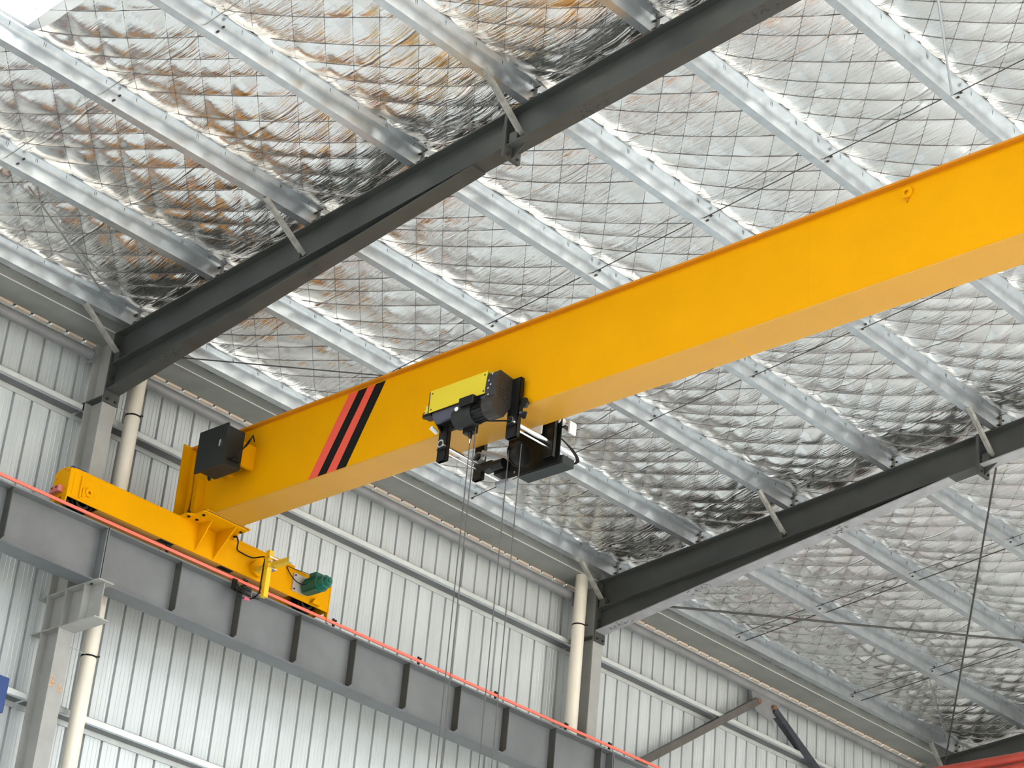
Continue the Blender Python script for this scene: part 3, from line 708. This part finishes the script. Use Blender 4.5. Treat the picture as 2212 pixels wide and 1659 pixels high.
# control cabinet on the girder
cx = empty('control_box', (0, 0, 0)); cx.parent = cr; cx.matrix_parent_inverse = Matrix.Translation(-chain(cr))
MB().box(1.46, 1.86, 0.70, 0.93, 11.335, 11.775).build('cabinet', BOXM, cx, bevel=0.004)
dr = MB().box(1.42, 1.885, 0.675, 0.697, 11.31, 11.79).build('cabinet_door', BOXM, cx, bevel=0.003)
MB().prism([(1.79, 11.60), (1.803, 11.61), (1.815, 11.60), (1.808, 11.535), (1.795, 11.528), (1.785, 11.54)], 'y', 0.664, 0.675).build('door_handle', CHR, dr)
for xx in (1.50, 1.80):
    MB().box(xx-0.02, xx+0.02, 0.93, YN, 11.43, 11.70).build('mounting_bracket', YEL, cx)
for q in range(5):
    z = 11.42 + 0.012*q
    MB().path(bez([(1.86, 0.80+0.02*q, 11.42+0.01*q), (1.93, 0.82, 11.44+0.01*q), (1.95+0.01*q, 0.88, 11.58), (1.92, 0.98, 11.74), (1.84, 1.05, 11.80), (1.80, YN-0.02, 11.76)], 6), 0.006, 6).build('control_cable', RUB, cx, smooth=True)
for q in range(3):
    MB().path(bez([(1.46, 0.86, 11.62), (1.38, 0.88, 11.55-0.02*q), (1.35+0.01*q, 0.92, 11.38), (1.42, 0.90, 11.33+0.012*q), (1.47, 0.86, 11.36)], 6), 0.006, 6).build('control_cable', RUB, cx, smooth=True)
for q in range(5): MB().cyl((1.86, 0.76+0.03*q, 11.41), (1.895, 0.76+0.03*q, 11.40), 0.011, 8).build('cable_gland', RUB, cx)

# ---------------------------------------------------------------- hoist trolley
ht = empty('hoist_trolley', (5.3, 1.32, 10.735), 'black and yellow electric rope hoist hanging under the crane girder', 'hoist')
def post(xa, xb, ya, yb, z0, z1, nm='frame_post'):
    mb = MB(); th = 0.005
    mb.box(xa, xb, ya, ya+th, z0, z1); mb.box(xa, xb, yb-th, yb, z0, z1); mb.box(xa, xa+th, ya, yb, z0, z1); mb.box(xb-th, xb, ya, yb, z0, z1)
    mb.box(xa, xb, ya, yb, z1-th, z1)
    return mb.build(nm, BLK, ht)
pl = post(4.70, 4.815, 1.050, 1.098, 10.735, 11.165); pr = post(5.60, 5.735, 1.050, 1.098, 10.735, 11.35)
post(4.70, 4.815, 1.548, 1.594, 10.735, 11.30); post(5.60, 5.735, 1.548, 1.594, 10.735, 11.30)
for (x, par) in ((4.727+0.02, pl), (5.643+0.01, pr)):
    MB().pipe((x, 1.035, 10.912), (x, 1.052, 10.912), 0.042, 0.028, 24).build('bar_socket', CHR, par, smooth=True)
    MB().cyl((x+0.055, 1.02, 10.875), (x+0.055, 1.05, 10.875), 0.014, 8).build('locking_bolt', CHR, par)
    MB().box(x-0.035, x+0.10, 1.03, 1.05, 10.845, 10.862).build('socket_ledge', BLK, par)
for (x, y1) in ((4.757, 1.80), (5.667, 2.02)):
    MB().cyl((x, 1.09, 10.90), (x, y1, 10.90), 0.026, 20).build('cross_bar', CHR, ht, smooth=True)
    MB().cyl((x+0.01, 1.09, 10.835), (x+0.01, y1+0.05, 10.835), 0.010, 12).build('tie_bar', CHR, ht, smooth=True)
MB().cyl((4.665, 0.97, 11.075), (4.665, 1.05, 11.055), 0.022, 12).build('guide_pin', WHITE, ht, smooth=True)
# runner wheels above the posts, far side
for x in (5.62, 5.72): MB().cyl((x, 1.60, 11.14), (x, 1.68, 11.14), 0.035, 16).build('guide_roller', WHITE, ht, smooth=True)
MB().prism([(5.45, 11.12), (5.62, 11.12), (5.62, 10.98), (5.57, 10.97), (5.47, 11.02)], 'y', 1.50, 1.51).build('side_bracket', WHITE, ht)
MB().box(5.63, 5.70, 1.595, 1.60, 10.75, 11.02).build('pale_strap', WHITE, ht)
# body
MB.shift = (-0.262, 0.25, 0.187)
bd = MB().box(5.02, 5.75, 0.66, 0.80, 10.90, 11.19).build('drum_housing', BLK, ht, bevel=0.004)
MB().box(5.00, 5.752, 0.598, 0.606, 10.975, 11.205).build('cover_panel', YHO, ht, label='flat yellow cover panel')
MB().prism([(0.600, 11.205), (0.606, 11.212), (0.68, 11.235), (0.68, 11.19), (0.600, 11.195)], 'x', 5.00, 5.752).build('cover_lip', YHO, ht)
for (x, z) in ((5.03, 11.17), (5.72, 11.17), (5.03, 11.0), (5.72, 11.0)): MB().cyl((x, 0.592, z), (x, 0.599, z), 0.008, 8).build('cover_screw', BOLT, ht)
MB().prism([(0.60, 10.98), (0.60, 11.20), (0.80, 11.18), (0.80, 10.84), (0.70, 10.93)], 'x', 4.985, 5.0).build('end_bracket', BLK, ht)
MB().cyl((5.03, 0.695, 10.965), (5.74, 0.695, 10.965), 0.075, 28).build('rope_drum', DRUM, ht, smooth=True)
MB().prism([(0.62, 10.83), (1.0, 10.83), (1.0, 10.90), (0.62, 10.88)], 'x', 5.02, 5.85).build('lower_frame', BLK, ht) if False else None
MB().box(5.12, 5.84, 0.765, 0.798, 10.825, 11.10).build('lower_frame', BLK, ht)
# motor
mY, mZ = 0.66, 10.825
mt = MB().cyl((5.36, mY, mZ), (5.60, mY, mZ), 0.105, 32).build('motor_cowl', mat('cowl', (0.014, 0.015, 0.014, 1), 0.5, 0.0, 0.3), ht, smooth=True)
mm = MB().cyl((5.60, mY, mZ), (5.74, mY, mZ), 0.088, 28)
for q in range(16):
    a = 2*PI*q/16; mm.bar((5.60, mY+math.cos(a)*0.09, mZ+math.sin(a)*0.09), (5.73, mY+math.cos(a)*0.09, mZ+math.sin(a)*0.09), 0.004, 0.02, (0, math.cos(a), math.sin(a)))
mm.build('hoist_motor', BLK, ht)
MB().box(5.47, 5.655, 0.53, 0.62, 10.875, 10.965).build('terminal_box', BLK, ht, bevel=0.008)
MB().cyl((5.43, 0.575, 10.87), (5.435, 0.545, 10.87), 0.022, 12).build('terminal_cap', CHR, ht)
# gearbox with perforated cover
gbx = MB()
pp = [(0.60, 10.93), (0.585, 11.0), (0.60, 11.165), (0.63, 11.19), (0.80, 11.17), (0.80, 10.86), (0.78, 10.83)]
arc = [(0.665+0.115*math.cos(a), 10.835+0.115*math.sin(a)) for a in [math.radians(v) for v in (-60, -80, -100, -120, -140, -160, -180, -200)]]
gbx.prism(pp + arc, 'x', 5.75, 5.89)
gx = gbx.build('gearbox', mat('gearbox_black', (0.022, 0.019, 0.017, 1), 0.45, 0, 0.4), ht)
mb = MB()
for r_ in range(9):
    for c_ in range(6):
        if random.random() < 0.72: mb.box(5.889, 5.8915, 0.63+c_*0.025, 0.63+c_*0.025+0.014, 10.86+r_*0.033, 10.86+r_*0.033+0.018)
mb.build('vent_slot', mat('vent_shade', (0.002, 0.002, 0.002, 1), 0.8), gx, kind='stuff', label='grid of vent slots')
for (x, z) in ((5.84, 11.14), (5.80, 11.08), (5.83, 11.03), (5.80, 11.0), (5.81, 10.93), (5.84, 10.86)):
    MB().cyl((x, 0.575, z), (x, 0.60, z), 0.010, 10).build('gearbox_bolt', CHR, gx)
# gland boxes at the left end
MB().box(4.90, 4.985, 0.62, 0.72, 10.96, 10.99).build('socket_shelf', BLK, ht)
YSO = mat('socket_yellow', (0.62, 0.60, 0.12, 1), 0.5)
for x in (4.915, 4.955): MB().cyl((x, 0.66, 10.99), (x, 0.66, 11.09), 0.018, 12).build('cable_socket', YSO, ht, smooth=True)
MB().box(4.895, 4.98, 0.64, 0.68, 11.03, 11.045).build('socket_collar', YSO, ht)
MB().path(bez([(4.90, 0.66, 11.05), (4.86, 0.66, 11.03), (4.86, 0.66, 10.98), (4.90, 0.66, 10.96)], 6), 0.005, 6).build('loop_cable', mat('red_brown_cable', (0.15, 0.03, 0.01, 1), 0.5), ht, smooth=True)
MB.shift = None
# bracket fingers beside the right post
MB().prism([(5.74, 11.13), (5.80, 11.12), (5.82, 11.06), (5.80, 11.02), (5.74, 11.04)], 'y', 1.07, 1.10).build('buffer_finger', BLK, ht)
MB().prism([(5.735, 11.05), (5.78, 11.03), (5.775, 10.99), (5.79, 10.97), (5.84, 10.955), (5.825, 10.895), (5.80, 10.89), (5.76, 10.925), (5.735, 10.94)], 'y', 1.06, 1.07).build('hook_plate', BLK, ht)
MB().cyl((5.765, 1.05, 10.965), (5.765, 1.06, 10.965), 0.013, 10).build('hook_bolt', CHR, ht)
# power lead from motor to post
MB().path(bez([(5.30, 0.86, 11.02), (5.36, 0.84, 10.97), (5.39, 0.88, 10.94), (5.43, 0.95, 10.93), (5.60, 1.03, 10.915), (5.65, 1.06, 10.912)], 8), 0.009, 8).build('power_lead', RUB, ht, smooth=True)
# upper hanger hook for limit rope
MB().box(5.15, 5.28, 0.93, 1.0, 10.86, 10.95).build('switch_bracket', BLK, ht)
MB().cyl((5.22, 0.96, 10.88), (5.24, 0.95, 10.79), 0.026, 12, 0.014).build('limit_switch', BLK, ht, smooth=True)
MB().cyl((5.24, 0.95, 10.79), (5.24, 0.95, 10.745), 0.008, 8).build('limit_spring', CHR, ht)
# cross travel drive between the frames
td = MB().cyl((4.95, 1.56, 10.83), (5.10, 1.56, 10.83), 0.05, 20); td.box(4.93, 5.12, 1.60, 1.72, 10.76, 10.83); td.box(4.83, 4.97, 1.52, 1.62, 10.80, 10.88)
td.build('travel_drive', BLK, ht, smooth=True)
MB().bar((4.85, 1.50, 10.98), (5.10, 1.66, 10.90), 0.06, 0.03).build('drive_plate', mat('drive_grey', (0.42, 0.42, 0.43, 1), 0.4, 0.5), ht)
MB().box(4.90, 5.08, 1.66, 1.80, 10.68, 10.72).build('drive_foot', mat('foot_grey', (0.30, 0.31, 0.33, 1), 0.4, 0.5), ht)
MB().pipe((4.79, 1.50, 10.95), (4.79, 1.548, 10.95), 0.055, 0.045, 24).build('far_socket', mat('socket_grey', (0.3, 0.3, 0.29, 1), 0.4, 0.6), ht)
# sheave
sv = MB().cyl((5.36, 1.34, 10.80), (5.36, 1.40, 10.80), 0.105, 32)
sv = MB(); sv.cyl((5.39, 1.42, 10.78), (5.45, 1.42, 10.78), 0.105, 32); sv.cyl((5.38, 1.42, 10.78), (5.39, 1.42, 10.78), 0.115, 32); sv.cyl((5.45, 1.42, 10.78), (5.46, 1.42, 10.78), 0.115, 32)
sv.build('rope_sheave', BLK, ht, smooth=True)
for rr_ in (0.118, 0.128):
    cpts = [(5.44+0.015*(rr_ > .12), 1.42+rr_*math.cos(a), 10.78+rr_*math.sin(a)) for a in [math.radians(v) for v in range(-150, 61, 15)]]
    MB().path(cpts, 0.005, 6).build('coiled_cable', RUB, ht, smooth=True)
# electrics cabinet on the far side
MB().box(5.08, 5.765, 1.615, 1.625, 10.685, 11.30).build('electrics_panel', BLK, ht)
eb = MB().box(5.22, 5.80, 1.63, 1.79, 10.675, 10.765).build('electrics_box', BOXM, ht, bevel=0.004)
MB().box(5.81, 5.83, 1.66, 1.75, 11.0, 11.12).build('rating_plate', WHITE, ht)
MB().box(5.765, 5.81, 1.625, 1.70, 11.05, 11.065).build('plate_arm', BLK, ht)
for q in range(3):
    MB().path(bez([(5.70, 1.60, 10.99), (5.76, 1.66, 10.93), (5.80, 1.74+0.02*q, 10.85), (5.80, 1.82+0.015*q, 10.78), (5.74, 1.82, 10.75), (5.70, 1.76, 10.74)], 6), 0.007, 6).build('electrics_cable', RUB, ht, smooth=True)
MB().cyl((5.60, 1.87, 10.85), (5.66, 1.93, 10.83), 0.014, 10).build('cable_marker', mat('tan_tape', (0.7, 0.45, 0.2, 1), 0.5), ht)
MB().cyl((5.21, 1.612, 10.72), (5.21, 1.60, 10.72), 0.012, 8).build('panel_bolt', CHR, ht)
# ropes
for (x, y, zt_) in ((5.24, 0.95, 10.745), (5.30, 0.95, 10.90), (5.40, 1.31, 10.78), (5.56, 1.31, 10.80)):
    MB().cyl((x, y, 1.8), (x, y, zt_), 0.0055, 6).build('hoist_rope', ROPE, ht)
# bottom block out of the frame keeps the ropes loaded
bb = MB().box(5.18, 5.62, 0.90, 1.36, 1.35, 1.82).build('hook_block', YHO, ht, bevel=0.03)
MB().path(bez([(5.40, 1.13, 1.36), (5.40, 1.13, 1.25), (5.48, 1.13, 1.18), (5.40, 1.13, 1.08), (5.32, 1.13, 1.16)], 6), 0.025, 10).build('hook', BOLT, ht, smooth=True)

# ---------------------------------------------------------------- red service pipes, lower right corner
for z, lab in ((11.19, 'upper red pipe crossing the lower right corner'), (11.045, 'lower red pipe just beneath the other in the lower right corner')):
    rc = empty('red_pipe', (0.06, 12.1, z), lab, 'pipe')
    MB().cyl((0.05, 12.1, z), (23.9, 12.1, z), 0.066, 28).build('pipe', REDP, rc, smooth=True)
    for x in (8.0, 14.0, 20.0): MB().cyl((x, 12.1 + (0.09 if z < 11.1 else 0), z), (x, 12.1 + (0.09 if z < 11.1 else 0), (zt(x) if x < 12 else zt(24-x)) + 0.22), 0.006, 8).build('hanger_rod', ROD, rc)

# blue box at the left edge of the frame
bo = MB().box(0.20, 0.36, -1.1, -0.35, 8.55, 8.915).build('blue_panel_box', BLUE, bevel=0.008); tag(bo, 'blue box fixed to the lower wall girt at the left edge', 'box')
